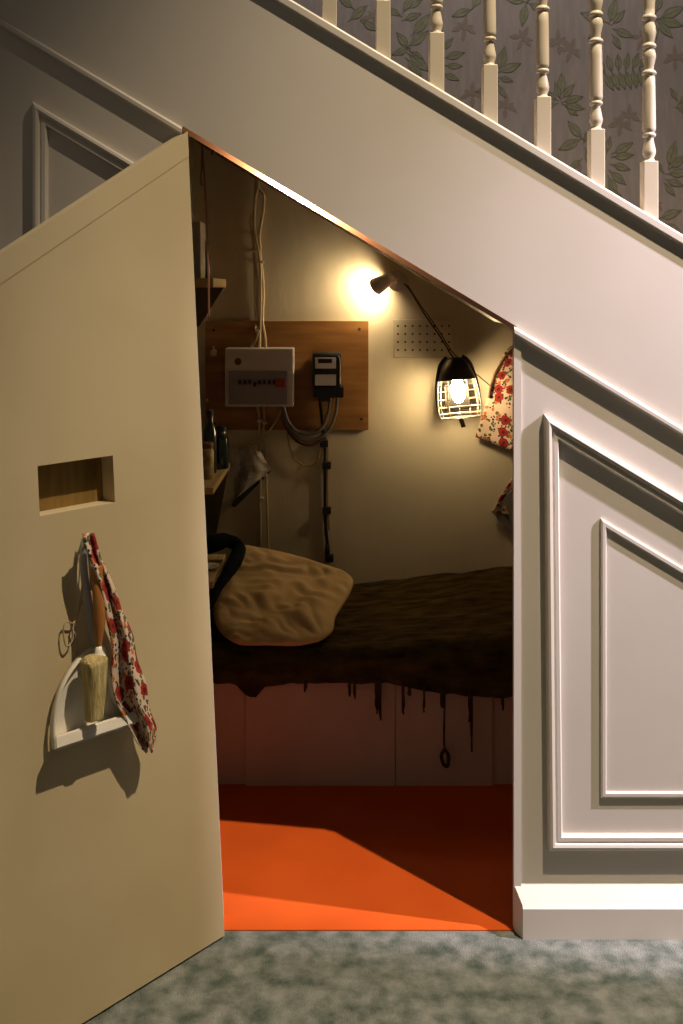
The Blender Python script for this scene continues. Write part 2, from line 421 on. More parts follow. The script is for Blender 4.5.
# wallpapered stairwell wall, leaf sprigs printed on it
NLEAF = [0]
def leaf(bm, c, ang, L, w, mi, Y, vein=True):
    NLEAF[0] += 1; Y -= NLEAF[0] * 4e-6
    d = Vector((math.cos(ang), 0, math.sin(ang))); e = Vector((-d.z, 0, d.x))
    prof = [(0, 0), (.12, .45), (.3, .9), (.45, 1), (.62, .85), (.8, .5), (.92, .2), (1, 0)]
    up = [c + d * L * t + e * w * s for t, s in prof]; dn = [c + d * L * t - e * w * s for t, s in prof[1:-1]]
    quad(bm, [Vector((p.x, Y, p.z)) for p in up + dn[::-1]], mi)
    if vein:
        q = lambda t, s: Vector((c + d * L * t + e * s).to_tuple()[:1] + (Y - .0004,) + (c + d * L * t + e * s).to_tuple()[2:])
        quad(bm, [q(-.15, .0012), q(-.15, -.0012), q(.97, -.0005), q(.97, .0005)], 2)
        for s in (1, -1):                       # outline
            pr = [(0, 0), (.3, .9), (.45, 1), (.62, .85), (.8, .5), (1, 0)]
            for (t0, s0), (t1, s1) in zip(pr, pr[1:]):
                quad(bm, [q(t0, s * s0 * w), q(t1, s * s1 * w), q(t1, s * (s1 * w - .002)), q(t0, s * (max(0, s0 * w - .002)))], 2)
bm = NB()
prism(bm, [(XL, YB - .004, zsplit(XL)), (XR, YB - .004, zsplit(XR)), (XR, YB - .004, 4.2), (XL, YB - .004, 4.2)], (0, .05, 0))
YW = YB - .0052
def sprig(leaves, mi=1):
    for (x, y, ang, ln) in leaves:              # leaf base in px, direction in degrees, length in px
        L = S(ln, YB); leaf(bm, P(x, y, YB), R(ang), L, L * .2, mi, YW if mi == 1 else YW + .0005, mi == 1)
sprig([(408, 48, 128, 20), (408, 49, 200, 18), (409, 46, 38, 24), (410, 52, -30, 15), (409, 55, -40, 26), (407, 60, -50, 22), (413, 34, 50, 26), (403, 12, 60, 20), (400, 16, 150, 16), (404, 20, 20, 18), (408, 8, 30, 16)])
sprig([(445, 58, 15, 20), (446, 66, -2, 16), (444, 74, -25, 16), (442, 50, 48, 16)])
sprig([(499, 70, 78, 24), (500, 72, 22, 22), (499, 78, -15, 14), (497, 80, 120, 16), (498, 86, -60, 14), (488, 88, 200, 14)])
sprig([(559, 98, 108, 16), (560, 95, 88, 22), (562, 98, 50, 18), (563, 102, 15, 20), (564, 105, -12, 20), (556, 100, 150, 18), (556, 104, 190, 14), (566, 108, -35, 14)])
sprig([(581, 138, 130, 22), (579, 140, 205, 24), (583, 142, 60, 16), (585, 150, -70, 20), (588, 160, -50, 18), (580, 160, 220, 16)])
sprig([(613, 153, 28, 22), (613, 157, 5, 20), (612, 165, -15, 18), (610, 172, -40, 20), (608, 178, -65, 20), (606, 152, 78, 16), (604, 190, -20, 18)])
for i in range(6):
    x = 604 + i * 7; sprig([(x, 73 - i, 118 - i * 12, 17), (x, 74 - i, -62 - i * 4, 19)])
sprig([(604, 22, 160, 26), (609, 22, 75, 24), (612, 24, 48, 18), (614, 30, -22, 20), (612, 36, -60, 16), (600, 30, 215, 16)])
sprig([(660, 18, 25, 26), (659, 20, -15, 24), (657, 22, -48, 22), (655, 12, 70, 18), (654, 24, -85, 16)])
sprig([(525, 5, -100, 22), (524, 2, 170, 20), (529, 4, -30, 18), (527, 2, 70, 18)])
sprig([(668, 166, 75, 26), (670, 168, 40, 20), (668, 174, 5, 22), (666, 180, -20, 18), (664, 184, -50, 16), (662, 172, 130, 16), (660, 218, 20, 22), (664, 224, -30, 20)])
sprig([(678, 104, 40, 20), (676, 108, -10, 22), (676, 100, 120, 14)])
sprig([(470, 10, 200, 20), (472, 8, 60, 20), (350, 20, 40, 22), (352, 8, 140, 18), (362, 22, -30, 18)])
for cx, cy in ((568, 52), (556, 44), (626, 118), (618, 126), (503, 108), (470, 96), (462, 30), (575, 178), (650, 205), (640, 40), (545, 172), (372, 20), (672, 60), (520, 40)):
    for k in range(6): sprig([(cx + k % 3 * 2, cy - k % 2 * 3, k * 60 + cx % 40, 12)], 3)
rs = random.Random(3)
for bx_, by_ in ((720, 60), (765, 140), (725, 210), (810, 40), (820, 190), (870, 110), (900, 220), (760, 270), (850, 300), (940, 60), (960, 170), (700, -40), (600, -50), (480, -50), (380, -60), (790, -50), (900, -40)):
    a0 = rs.uniform(0, 360)
    sprig([(bx_ + rs.uniform(-3, 3) + k, by_ + k * 2, a0 + k * 42 + rs.uniform(-8, 8), rs.uniform(17, 25)) for k in range(6)])
struct(link('wall_stairwell', bm, ['wallpaper', 'leaf', 'leaf_vein', 'leaf_pale']), 'grey wallpaper with green leaf sprigs behind the balusters', 'wall')

# ------------------------------------------------------------------ balusters
BW = .0175
def baluster_root(label):
    o = empty('baluster', (0, 0, 0), label, 'baluster', 'turned balusters on the stair capping'); return o
names = ['highest turned baluster in view, beside the frame top edge, only its square foot showing', 'second highest turned baluster in view, square foot only showing',
         'third highest turned baluster, square foot and the first vase turning showing', 'middle baluster of the seven in view on the capping',
         'third lowest cream turned baluster on the stair capping', 'second lowest cream turned baluster on the stair capping', 'lowest cream turned baluster on the stair capping']
names[0] = 'highest of the seven cream balusters, only its square foot in view'
names[1] = 'second highest of the seven cream balusters on the stair capping'
names[2] = 'third highest of the seven cream balusters on the stair capping'
names[3] = 'cream turned baluster in the middle of the seven on the capping'
proto = None
for i, px in enumerate((329, 382.5, 435.8, 489, 542, 595.5, 648.5)):
    x = (px - CX) * (2.4 + .02) / F
    z = ztop(x) + .025
    if proto is None:
        root = baluster_root(names[i]); proto = root
        bh = .134
        bm = NB()
        prism(bm, [(-BW, -BW, SL * BW - .0005), (BW, -BW, -SL * BW - .0005), (BW, -BW, bh), (-BW, -BW, bh)], (0, 2 * BW, 0))
        bmesh.ops.bevel(bm, geom=[e for e in bm.edges], offset=.0015, segments=1, affect='EDGES')
        link('square_foot', bm, 'baluster', root)
        bm = NB()
        r = [(.0165, 0), (.0125, .004), (.0115, .008), (.0155, .018), (.0160, .025), (.0140, .036), (.0108, .052), (.0105, .058), (.0150, .060), (.0165, .064), (.0150, .068), (.0122, .070),
             (.0150, .073), (.0160, .080), (.0158, .120), (.0148, .180), (.0138, .206), (.0120, .208), (.0165, .210), (.0178, .214), (.0160, .218),
             (.0108, .222), (.0118, .232), (.0160, .250), (.0165, .258), (.0140, .268), (.0115, .272), (.0165, .275), (.0175, .279), (.0160, .283), (.0118, .287),
             (.0150, .300), (.0168, .312), (.0150, .328), (.0112, .340), (.0165, .344), (.0175, .348), (.0160, .352), (.0130, .356), (.0138, .37), (.0150, .42), (.0155, .50), (.0155, .56)]
        lathe(bm, [(a, b + bh) for a, b in r], (0, 0, 0), seg=20)
        autosmooth(link('turning', bm, 'baluster', root), 50)
        root.location = (x, .02, z)
    else:
        c = proto.copy(); COL.objects.link(c); c.location = (x, .02, z); c['label'] = names[i]
        for ch in list(proto.children):
            d = ch.copy(); COL.objects.link(d); d.parent = c

# ------------------------------------------------------------------ the open door
u = Vector((-.68, -.7332, 0)).normalized()
H0, H1 = P(224, 937.5, -.03), P(187, 133, -.03)
H0.z = .006
v = (H1 - H0).normalized()
nrm = v.cross(u).normalized()
if nrm.y > 0: nrm = -nrm
def D(px, py, off=0.0):
    """point where the sight line of (px, py) meets the door face shifted off towards the room"""
    o = Vector((0, CAMY, EYE)); d = Vector(((px - CX) / F, 1, -(py - CY) / F))
    t = (H0 + nrm * off - o).dot(nrm) / d.dot(nrm)
    return o + d * t
def DL(p):  # to door coordinates
    q = p - H0; c = u.dot(v); qa, qb = q.dot(u), q.dot(v); return (qa - c * qb) / (1 - c * c), (qb - c * qa) / (1 - c * c)
def DP(a, b, off=0.0): return H0 + u * a + v * b + nrm * off
LV = (H1 - H0).length
wd = .72; TH = .045
door = bpy.data.objects.new('door_1', None); COL.objects.link(door); door.location = H0; LOC['door_1'] = H0.copy()
struct(door, 'open cupboard door with sloping top, cream paint and a letter slot', 'door')
hole = [DL(D(37, 465.5)), DL(D(112, 456)), DL(D(114.5, 502)), DL(D(39.5, 516.5))]
ha0, ha1 = max(hole[0][0], hole[3][0]), min(hole[1][0], hole[2][0])
hb0, hb1 = (hole[2][1] + hole[3][1]) / 2, (hole[0][1] + hole[1][1]) / 2
bm = NB()
topb = lambda a: LV - .618 * a
As = [0, ha1, ha0, wd]
def cell(pts):
    prism(bm, [DP(a, b) for a, b in pts], -nrm * TH)
cell([(0, 0), (ha1, 0), (ha1, topb(ha1)), (0, LV)])
cell([(ha1, 0), (ha0, 0), (ha0, hb0), (ha1, hb0)])
cell([(ha1, hb1), (ha0, hb1), (ha0, topb(ha0)), (ha1, topb(ha1))])
cell([(ha0, 0), (wd, 0), (wd, topb(wd)), (ha0, topb(ha0))])
bmesh.ops.remove_doubles(bm, verts=bm.verts[:], dist=1e-5)
# drop the inner faces between cells
seen = {}
for f in bm.faces:
    seen.setdefault(tuple(sorted(vv.index for vv in f.verts)), []).append(f)
link('door_leaf', bm, 'doorpaint', door)
bm = NB()
prism(bm, [DP(0, LV - .055, 0), DP(wd, topb(wd) - .055, 0), DP(wd, topb(wd) + .004, 0), DP(0, LV + .004, 0)], nrm * .0012)
link('top_batten', bm, 'doorpaint', door)
bm = NB()
prism(bm, [DP(ha1 - .01, hb0 - .012, -TH), DP(ha0 + .01, hb0 - .012, -TH), DP(ha0 + .01, hb1 + .012, -TH), DP(ha1 - .01, hb1 + .012, -TH)], -nrm * .008)
o = link('slot_flap', bm, 'kraft', door); o['label'] = 'brown flap closing the slot'

# things hung on the door --------------------------------------------------
hk = D(86, 534)
bm = NB(); tube(bm, [D(86, 533, -.004), D(86, 533, .012), D(86.2, 536, .022), D(86.4, 541, .030), D(86.2, 537.5, .041), D(86.1, 535, .044)], .0028)
tag(link('hook', bm, 'steel', None, True), 'small metal hook on the door under the letter slot', 'hook')

# dustpan
dp = empty('dustpan', D(90, 640, .02), 'white enamelled dustpan hanging on the open door', 'dustpan')
def lerp(a, b, t): return a + (b - a) * t
arc = spline([(100, 646, 0), (90, 650, 0), (80, 658, 0), (68, 674, 0), (59, 693, 0), (53.5, 716, 0), (52.5, 735, 0), (54, 750, 0)], 6)
right = spline([(100, 646, 0), (105, 655, 0), (110, 680, 0), (119, 705, 0), (136, 722, 0)], 4)
bm = NB()
# floor of the pan
outl = [D(p.x + 1.5, p.y, .012) for p in arc] + [D(136, 716, .012)] + [D(p.x, p.y, .012) for p in right[::-1][1:-1]]
prism(bm, outl, nrm * .002)
link('pan_floor', bm, 'white_metal', dp)
# rim wall standing off the floor
def wall_strip(bm, path, lo, hi, th):
    c = [D(p.x, p.y, hi) for p in path]; 
    A = [DL(p) for p in c]; n = len(A); rings = []
    for i in range(n):
        a0, a1 = A[max(0, i - 1)], A[min(n - 1, i + 1)]
        t = Vector((a1[0] - a0[0], a1[1] - a0[1])).normalized(); s = Vector((-t.y, t.x)) * th
        a, b = A[i]
        rings.append([bm.verts.new(DP(a, b, lo)), bm.verts.new(DP(a, b, hi)), bm.verts.new(DP(a + s.x * .5, b + s.y * .5, hi + .003)), bm.verts.new(DP(a + s.x, b + s.y, hi)), bm.verts.new(DP(a + s.x, b + s.y, lo))])
    for r0, r1 in zip(rings, rings[1:]):
        for k in range(5): bm.faces.new((r0[k], r0[(k + 1) % 5], r1[(k + 1) % 5], r1[k]))
    bm.faces.new(rings[0]); bm.faces.new(rings[-1][::-1])
bm = NB(); wall_strip(bm, arc, .012, .024, -.006)
link('rim', bm, 'white_metal', dp, True)
bm = NB(); wall_strip(bm, right, .012, .040, -.005)
link('rim', bm, 'white_metal', dp, True)
bm = NB()
a = [D(54, 736, .012), D(54, 736, .046), D(54.5, 751, .052), D(54.5, 751, .012)]
b = [D(137, 711, .012), D(137, 710, .046), D(137, 723.5, .052), D(137, 723, .012)]
va = [bm.verts.new(p) for p in a]; vb = [bm.verts.new(p) for p in b]
bm.faces.new(va); bm.faces.new(vb[::-1])
for i in range(4): bm.faces.new((va[i], va[(i + 1) % 4], vb[(i + 1) % 4], vb[i]))
bmesh.ops.bevel(bm, geom=bm.edges[:], offset=.004, segments=2, affect='EDGES')
link('front_lip', bm, 'white_metal', dp)
bm = NB()
pth = [(84.5, 538), (83, 552), (84, 575), (88, 605), (92, 632), (97, 650)]
tube(bm, [D(x, y, .022) for x, y in pth], lambda t: .007 + .004 * t, seg=10, flat=.4)
tube(bm, [D(x + 5 , y, .022) for x, y in [(82.5, 542), (85, 560), (88, 590)]], lambda t: .004 + .003 * t, seg=8, flat=.5)
link('handle', bm, 'greymetal', dp, True)

# brush
br = empty('hand_brush', D(98, 720, .06), 'hand brush with varnished wooden handle and cream bristles, in front of the dustpan', 'brush')
bm = NB()
tube(bm, [D(96, 566, .046), D(97.5, 590, .055), D(99, 615, .058), D(98.5, 635, .058), D(98, 648, .058)], lambda t: .0125 if t < .6 else .0125 - .008 * (t - .6) / .4, seg=14)
link('handle', bm, 'brushwood', br, True)
bm = NB(); lathe(bm, [(.006, 0), (.008, .01), (.014, .022), (.017, .026)], D(98, 646, .058), axis=-v, seg=14)
link('ferrule', bm, 'white_metal', br, True)
bm = NB()
def bris(t, q):
    y = 655 + 64 * t
    xl = 82 + 4 * t + 2 * math.sin(t * 3); xr = 104 - 4 * t * t
    c = D((xl + xr) / 2, y, .058); hw = (D(xr, y, .058) - D(xl, y, .058)).length / 2
    ang = q * 2 * math.pi
    sx, sz = math.copysign(abs(math.cos(ang)) ** .6, math.cos(ang)), math.copysign(abs(math.sin(ang)) ** .6, math.sin(ang))
    k = .55 if t == 0 else 1
    j = noise.noise(Vector((t * 5, ang * 5, 0))) * .0016
    return c + (-u) * sx * (hw * k + j) + nrm * sz * (.022 * k * (1 - .3 * t) + j)
V = grid(bm, bris, 14, 40)
bm.faces.new([V[0][j] for j in range(40)]); bm.faces.new([V[14][j] for j in range(39, -1, -1)])
bmesh.ops.remove_doubles(bm, verts=bm.verts[:], dist=1e-5)
autosmooth(link('bristles', bm, 'bristle', br), 60)

# floral towel on the hook
TW = [(533, 83, 92), (545, 85, 96), (558, 89.5, 102), (583, 98, 111), (609, 106, 123), (634, 109, 131), (660, 111, 138.5), (685, 113, 145), (703, 116.5, 149.5), (723, 127, 155), (743, 140, 154), (749, 147, 152)]
bm = NB()
def tw(t, s):
    y = 533 + 216 * t
    xl, xr = interp(TW, y); xl += math.sin(y * .09) * 1.2; xr += math.sin(y * .13 + 1) * 1.2
    fold = (math.sin(s * 9 + y * .012) * .012 + math.sin(s * 4 - y * .02) * .008) * min(1, t * 3 + .25) 
    return D(lerp(xl, xr, s), y + 4 * math.sin(s * 7 + 1) * t, .050 - .028 * max(0, 1 - t * 5) * 0 + fold)
grid(bm, tw, 60, 22, uv=lambda t, s: (s * .14 * (.3 + t), t * .47))
o = link('tea_towel', bm, 'floral2', None, True); solid(o, .003)
tag(o, 'floral printed tea towel hanging from the hook on the open door', 'towel')
# string loop
bm = NB()
tube(bm, [D(84, 542, .010), D(82, 575, .010), D(80, 600, .010), D(74, 622, .010), D(65, 622, .012), D(63, 634, .012), D(66, 646, .012), D(72, 640, .012), D(73, 626, .010), D(78, 612, .010), D(82, 600, .010)], .0016)
tube(bm, [D(72, 628, .010), D(76, 640, .010), D(77, 655, .010)], .0016)
tag(link('string', bm, 'string', None, True), 'tan string loop hanging beside the dustpan handle', 'string')

# ------------------------------------------------------------------ bed
YF = .69
bed = empty('bed', (.4, 1.07, 0.003), 'low boxed bed with pinkish front boards along the back wall', 'bed')
bm = NB(); box(bm, (XI0 + .002, YF + .012, .003), (XI1 - .002, YB - .01, .36))
link('base', bm, 'bedboard', bed)
xa, xb, xc = (245 - CX) * 3.09 / F, (395 - CX) * 3.09 / F, (492 - CX) * 3.09 / F
bm = NB(); box(bm, (xa, YF, .003), (xb - .0008, YF + .0115, .36), bev=.002); link('front_board', bm, 'bedboard', bed)
bm = NB(); box(bm, (xb + .0008, YF, .003), (xc, YF + .0115, .36), bev=.002); link('front_board', bm, 'bedboard', bed)
bm = NB(); box(bm, (XI0 + .005, YF + .02, .361), (XI1 - .01, YB - .012, .386), bev=.012)
link('mattress', bm, 'mattress', bed)

bl = None
HEM = [(-.6, .335), (-.40, .335), (-.32, .325), (-.285, .290), (-.262, .286), (-.235, .318), (-.15, .330), (-.02, .332), (.14, .332), (.20, .318), (.30, .300), (.42, .290), (.55, .286), (1.4, .30)]
def nz(x, y, z=0, s=1): return noise.noise(Vector((x * s, y * s, z * s)))
def blk(a, b):
    x = XI0 + .006 + (XI1 - XI0 - .014) * a
    tx = max(0, min(1, (x - .02) / .6)); top = .428 + .044 * tx - .030 * (1 - tx) * max(0, 1 - b / .72) + nz(x, b * 2, 1, 5) * .010 + nz(x, b * 3, 4, 14) * .004
    rr = .05
    Lt = .70; hem = interp(HEM, x)[0] + nz(x, 0, 9, 22) * .006
    s = b * (Lt + .09 + 1e-6)
    front = YF - .026 + nz(x, 2, 3, 7) * .008
    if b < .72:
        t = b / .72; y = lerp(YB - .010, front + rr, t)
        z = top + .018 * math.sin(t * math.pi) * nz(x, t, 7, 3)
        y0 = y
        if t < .06: z -= .0
        return Vector((x, y0, z))
    if b < .86:
        q = (b - .72) / .14 * math.pi / 2
        return Vector((x, front + rr - rr * math.sin(q), top - rr + rr * math.cos(q)))
    t = (b - .86) / .14
    return Vector((x, front + nz(x, t, 5, 9) * .008 * t, lerp(top - rr, hem, t)))
bm = NB(); grid(bm, blk, 220, 70)
bl = link('blanket', bm, 'blanket', None, True)
solid(bl, .010, -1)
tag(bl, 'dark brown wool blanket with loose fringe spread over the bed', 'blanket')
def tassel(px, y0, y1, w, loop=False):
    bm = NB(); Y = YF - .030
    n = max(1, int(w * 2))
    for k in range(n):
        x = px + (k - (n - 1) / 2) * w / n * .8; yy = y1 - random.random() * (y1 - y0) * .35 * (n > 1)
        tube(bm, [P(x, y0 - 4, Y), P(x + random.uniform(-.6, .6), lerp(y0, yy, .4), Y - .002), P(x + random.uniform(-1, 1), lerp(y0, yy, .75), Y), P(px + random.uniform(-w, w) * .4, yy, Y)], .003 if n > 1 else .0018, seg=5, k=4)
    if loop:
        tube(bm, [P(px, y1, Y), P(px - 3, y1 + 6, Y), P(px - 1, y1 + 14, Y), P(px + 3, y1 + 16, Y), P(px + 4, y1 + 6, Y), P(px, y1 - 1, Y)], .0052, seg=6)
    link('tassel', bm, 'blanket', bl, True)
for a in ((305, 684, 692, 2), (349, 683, 697, 2.5), (354, 683, 700, 1.5), (376.5, 682, 714, 4), (380, 684, 722, 1), (402.5, 686, 715, 2), (409, 688, 697, 1.5), (423.5, 690, 716, 1), (442, 692, 708, 3), (469, 696, 722, 1.5), (471, 696, 755, 1), (502, 698, 712, 1)):
    tassel(*a)
tassel(444, 694, 750, 1, True)

# pillow
def coons(T, B, Lf, Rt, a, b):
    def ev(c, t):
        f = t * (len(c) - 1); i = min(int(f), len(c) - 2); return c[i].lerp(c[i + 1], f - i)
    t, bt, l, r = ev(T, a), ev(B, a), ev(Lf, b), ev(Rt, b)
    c = (T[0] * (1 - a) + T[-1] * a) * (1 - b) + (B[0] * (1 - a) + B[-1] * a) * b
    return t * (1 - b) + bt * b + l * (1 - a) + r * a - c
V3 = lambda l, k=8: spline([Vector(q) for q in l], k)
top_c = V3([(228, 556, 0), (240, 546.5, 0), (262, 548, 0), (300, 558, 0), (330, 568, 0), (347, 575, 0)])
rt_c = V3([(347, 575, 0), (353, 581, 0), (350, 592, 0), (342, 606, 0), (335, 618, 0), (333, 630, 0), (327, 637, 0), (318, 642, 0)])
bt_c = V3([(224, 637, 0), (240, 645, 0), (270, 645.5, 0), (296, 646, 0), (318, 642, 0)])
lf_c = V3([(228, 556, 0), (220, 575, 0), (213, 592, 0), (212, 610, 0), (216, 627, 0), (224, 637, 0)])
pyY = lambda y: interp([(540, 1.26), (580, 1.12), (646, .672)], y)[0]
pn = Vector((.05, -.55, .83)).normalized()
def pil(side):
    def f(a, b):
        q = coons(top_c, bt_c, lf_c, rt_c, a, b); p = P(q.x, q.y, pyY(q.y))
        e = (max(0, 1 - (2 * a - 1) ** 4) * max(0, 1 - (2 * b - 1) ** 4)) ** .6
        w = 0
        if side > 0:
            # creases sweeping across the case
            d = (q.x - 300) * .5 + (q.y - 605)
            w += .017 * math.sin(d * .16 + 2.2 * nz(a, b, 0, 2.5)) * math.exp(-((q.x - 275) / 60) ** 2 - ((q.y - 612) / 26) ** 2)
            w += .030 * (abs(nz(q.x * .02 + q.y * .03, q.y * .055 - q.x * .028, 2, 1.6)) - .25)
            w += nz(a, b, 5, 4) * .014 + .007 * math.sin(q.x * .22 + q.y * .05) * max(0, (q.y - 615) / 30)
            return p + pn * (e * (.038 + w))
        return p - Vector((0, 0, 1)) * e * max(.004, min(.10, (p.z - .462)))
    return f
bm = NB(); grid(bm, pil(1), 70, 50); grid(bm, pil(-1), 70, 50)
bmesh.ops.remove_doubles(bm, verts=bm.verts[:], dist=1e-5)
tag(link('pillow', bm, 'pillow', None, True), 'large creased unbleached pillow leaning at the head of the bed', 'pillow')

# ------------------------------------------------------------------ shelves
XS = -.418
def shelf(z, y0, y1, th, label, bh, bw, tilt=0):
    r = empty('shelf', (XI0, y1, z), label, 'shelf', None)
    bm = NB(); box(bm, (XI0 + .001, y0, z - th), (XS, y1, z), bev=.002); link('board', bm, 'shelf', r)
    bm = NB()
    prism(bm, [(XI0 + .001, y1 - .03, z - th), (XS - .004, y1 - .03, z - th), (XS - .004 - bw, y1 - .03, z - th - bh), (XI0 + .001, y1 - .03, z - th - bh * 1.02)], (0, .02, 0))
    link('bracket', bm, 'bracket', r)
    return r
zt_, zm, zl = 1.575, .891, .585
shelf(zt_, .86, 1.22, .030, 'highest pine shelf on the cupboard end wall, above the fuse box level', .14, .09)
shelf(zm, .86, 1.36, .022, 'middle pine shelf holding jars beside the wooden meter board', .27, .05)
shelf(zl, .86, 1.20, .022, 'lowest pine shelf beside the pillow with a dark cloth over it', .10, .04)
# on the shelves
bm = NB(); a = P(199.5, 250, 1.0); box(bm, (a.x - .052, .94, zt_), (a.x + .010, 1.06, zt_ + .19), bev=.002)
tag(link('box', bm, 'paper', None), 'tall pale box standing on the highest shelf', 'box')
def bottle(px, Y, z, prof, m, label, cat='bottle', name='bottle', cap=None):
    x = (px - CX) * (Y - CAMY) / F
    if cap:
        r = empty(name, (x, Y, z), label, cat); bm = NB(); lathe(bm, prof, (x, Y, z), seg=24); autosmooth(link('body', bm, m, r), 50)
        bm = NB(); lathe(bm, cap[0], (x, Y, z), seg=20); autosmooth(link('lid', bm, cap[1], r), 40); return r
    bm = NB(); lathe(bm, prof, (x, Y, z), seg=24)
    return tag(autosmooth(link(name, bm, m, None), 50), label, cat)
bottle(206, 1.1, zt_, [(.011, 0), (.013, .004), (.013, .075), (.007, .095), (.006, .118)], 'blue_glass', 'slim blue green bottle on the highest shelf', cap=([(.0075, .118), (.0075, .132)], 'black'))
bottle(206.5, 1.02, zm, [(.022, 0), (.024, .005), (.024, .095), (.020, .105)], 'jar', 'small ochre labelled jar with rusty lid on the middle shelf', 'jar', 'jar', ([(.022, .105), (.022, .122), (.019, .124)], 'rust'))
bottle(220, 1.22, zm, [(.028, 0), (.031, .006), (.031, .105), (.024, .120), (.021, .124), (.021, .140), (.017, .142)], 'glass_dark', 'dark glass jar near the wall end of the middle shelf', 'jar', 'jar', ([(.024, .134), (.024, .150), (.02, .152)], 'black'))
bottle(209.5, 1.13, zm, [(.022, 0), (.024, .005), (.024, .15), (.012, .175), (.011, .21)], 'glass_dark', 'taller dark bottle behind the ochre jar', cap=([(.013, .205), (.013, .222)], 'black'))
bm = NB(); a = P(208, 553, 1.0)
lathe(bm, [(.018, 0), (.020, .002), (.034, .012), (.036, .014), (.033, .013), (.018, .004)], (a.x, 1.0, zl), seg=28)
tag(link('saucer', bm, 'white_plastic', None, True), 'small white saucer on the lowest shelf', 'saucer')
bm = NB()
tube(bm, [P(196, 546, 1.08), P(212, 543, 1.10), P(228, 541, 1.13), P(238, 548, 1.12), P(234, 562, 1.02), P(224, 578, .93), P(213, 594, .87), P(206, 606, .84)], lambda t: (.030 + .006 * math.sin(t * 14)) * (1 - .2 * t), seg=16, k=8, flat=.75)
for vv in bm.verts: vv.co += Vector((1, 1, 1)) * nz(*vv.co, 30) * .003
tag(link('dark_cloth', bm, 'navy', None, True), 'rolled navy cloth draped over the lowest shelf beside the pillow', 'cloth')

# ------------------------------------------------------------------ electrics on the back wall
YBD = YB - .018                                        # face of the board
bm = NB(); a, b = P(205, 430, YBD), P(368, 321, YBD)
box(bm, (a.x, YBD, a.z), (b.x, YB - .001, b.z), bev=.002)
for sx, sy in ((359, 329), (361, 419), (214, 424), (213, 330)):
    c = P(sx, sy, YBD); lathe(bm, [(.006, 0), (.005, .003)], (c.x, YBD + .0005, c.z), axis=(0, -1, 0), seg=12, mi=1)
tag(link('meter_board', bm, ['ply', 'hole'], None), 'orange brown wooden board carrying the fuse box and meter', 'board')

YU = 1.355
fb = empty('fuse_box', P(259, 407, YBD), 'white fuse box with smoked cover on the wooden board', 'fuse box')
bm = NB(); pbox(bm, 224.5, 348.5, 293, 407, YU, YBD - YU - .0005, bev=.005); link('housing', bm, 'white_plastic', fb)
bm = NB(); pbox(bm, 228, 371, 287, 404.5, YU - .006, .0062, bev=.002); link('cover', bm, 'smoke', fb)
for k in range(8):
    bm = NB(); x = 238 + k * 4.9
    pbox(bm, x, 380 + (2 if k == 3 else 0), x + 2.9, 384.5 + (2 if k == 3 else 0), YU - .011, .0052, bev=.001); link('switch', bm, 'black', fb)
bm = NB(); pbox(bm, 274.5, 378.5, 284.5, 387.5, YU - .008, .0022); o = link('main_switch', bm, 'red', fb); o['label'] = 'red square main switch'
bm = NB(); c = P(237.5, 361.5, YU); lathe(bm, [(.0135, 0), (.0135, .002), (.011, .003)], c + Vector((0, .0005, 0)), axis=(0, -1, 0), seg=20); link('badge', bm, 'maroon', fb)
bm = NB(); pbox(bm, 288.3, 372, 292.5, 404, YU - .003, .0032, bev=.001); link('side_strip', bm, 'white_plastic', fb)

YM = 1.36
mt = empty('electricity_meter', P(326, 402, YBD), 'black electricity meter with pale dial on the wooden board', 'meter')
bm = NB(); pbox(bm, 311.5, 353, 341, 388, YM, YBD - YM - .0005, bev=.012); autosmooth(link('case', bm, 'black', mt), 60)
bm = NB(); pbox(bm, 314.5, 357.5, 335.5, 368.5, YM - .003, .0032, bev=.001); dial = link('dial', bm, 'face', mt)
bm = NB(); pbox(bm, 314.5, 374.5, 335.5, 385.5, YM - .003, .0032, bev=.001); link('rating_plate', bm, 'face', mt)
bm = NB(); pbox(bm, 317.5, 358.8, 331.5, 363.2, YM - .005, .003, bev=.0005); link('counter_window', bm, 'black', dial)
bm = NB(); pbox(bm, 313, 387, 343.5, 398, YM - .006, YBD - YM + .0055, bev=.006); pbox(bm, 318, 397, 330, 402, YM, YBD - YM, bev=.004); link('terminal_cover', bm, 'black', mt)
bm = NB(); c = P(338, 379, YM); tube(bm, [P(337.5, 356, YM + .002), P(339.5, 360, YM), P(339.5, 384, YM)], .002, seg=6); link('edge_bead', bm, 'lampgrey', mt)

def cable(pts, Y, r, m, label, name='cable', group=None, cat='cable'):
    bm = NB(); tube(bm, [P(p[0], p[1], p[2] if len(p) > 2 else Y) for p in pts], r, seg=8, k=5)
    return tag(link(name, bm, m, None, True), label, cat, group)
YC = YB - .010
G = 'cream cables running down the back wall'
cable([(256, 160), (255.5, 190), (254.5, 210), (253.5, 240), (254.5, 262), (257, 280), (257, 300), (257.5, 322), (257, 335, YBD - .01), (253, 344, YBD - .01), (249, 350, YBD - .03)], YC, .0052, 'cream_cable', 'cream cable into the fuse box top, nearest the end wall', group=G)
cable([(255.5, 160), (257.5, 184), (254.5, 200), (254, 225), (256, 240), (259.5, 262), (260.5, 290), (260, 320), (259.5, 336, YBD - .01), (259, 350, YBD - .03)], YC - .007, .0052, 'cream_cable', 'cream cable in the middle of the three above the fuse box', group=G)
cable([(257, 165), (258, 187), (263, 195), (262.5, 212), (259, 234), (260, 255), (263, 290), (262, 318), (264.5, 337, YBD - .01), (265.5, 350, YBD - .03)], YC - .003, .0056, 'cream_cable', 'cream cable bulging outward above the fuse box, nearest the wall lamp', group=G)
cable([(251, 215), (250, 224), (252, 238), (253.5, 258), (254, 285), (255, 318), (255, 330, YBD - .01)], YC, .0032, 'cream_cable', 'thin wire looping beside the three cream cables', name='wire')
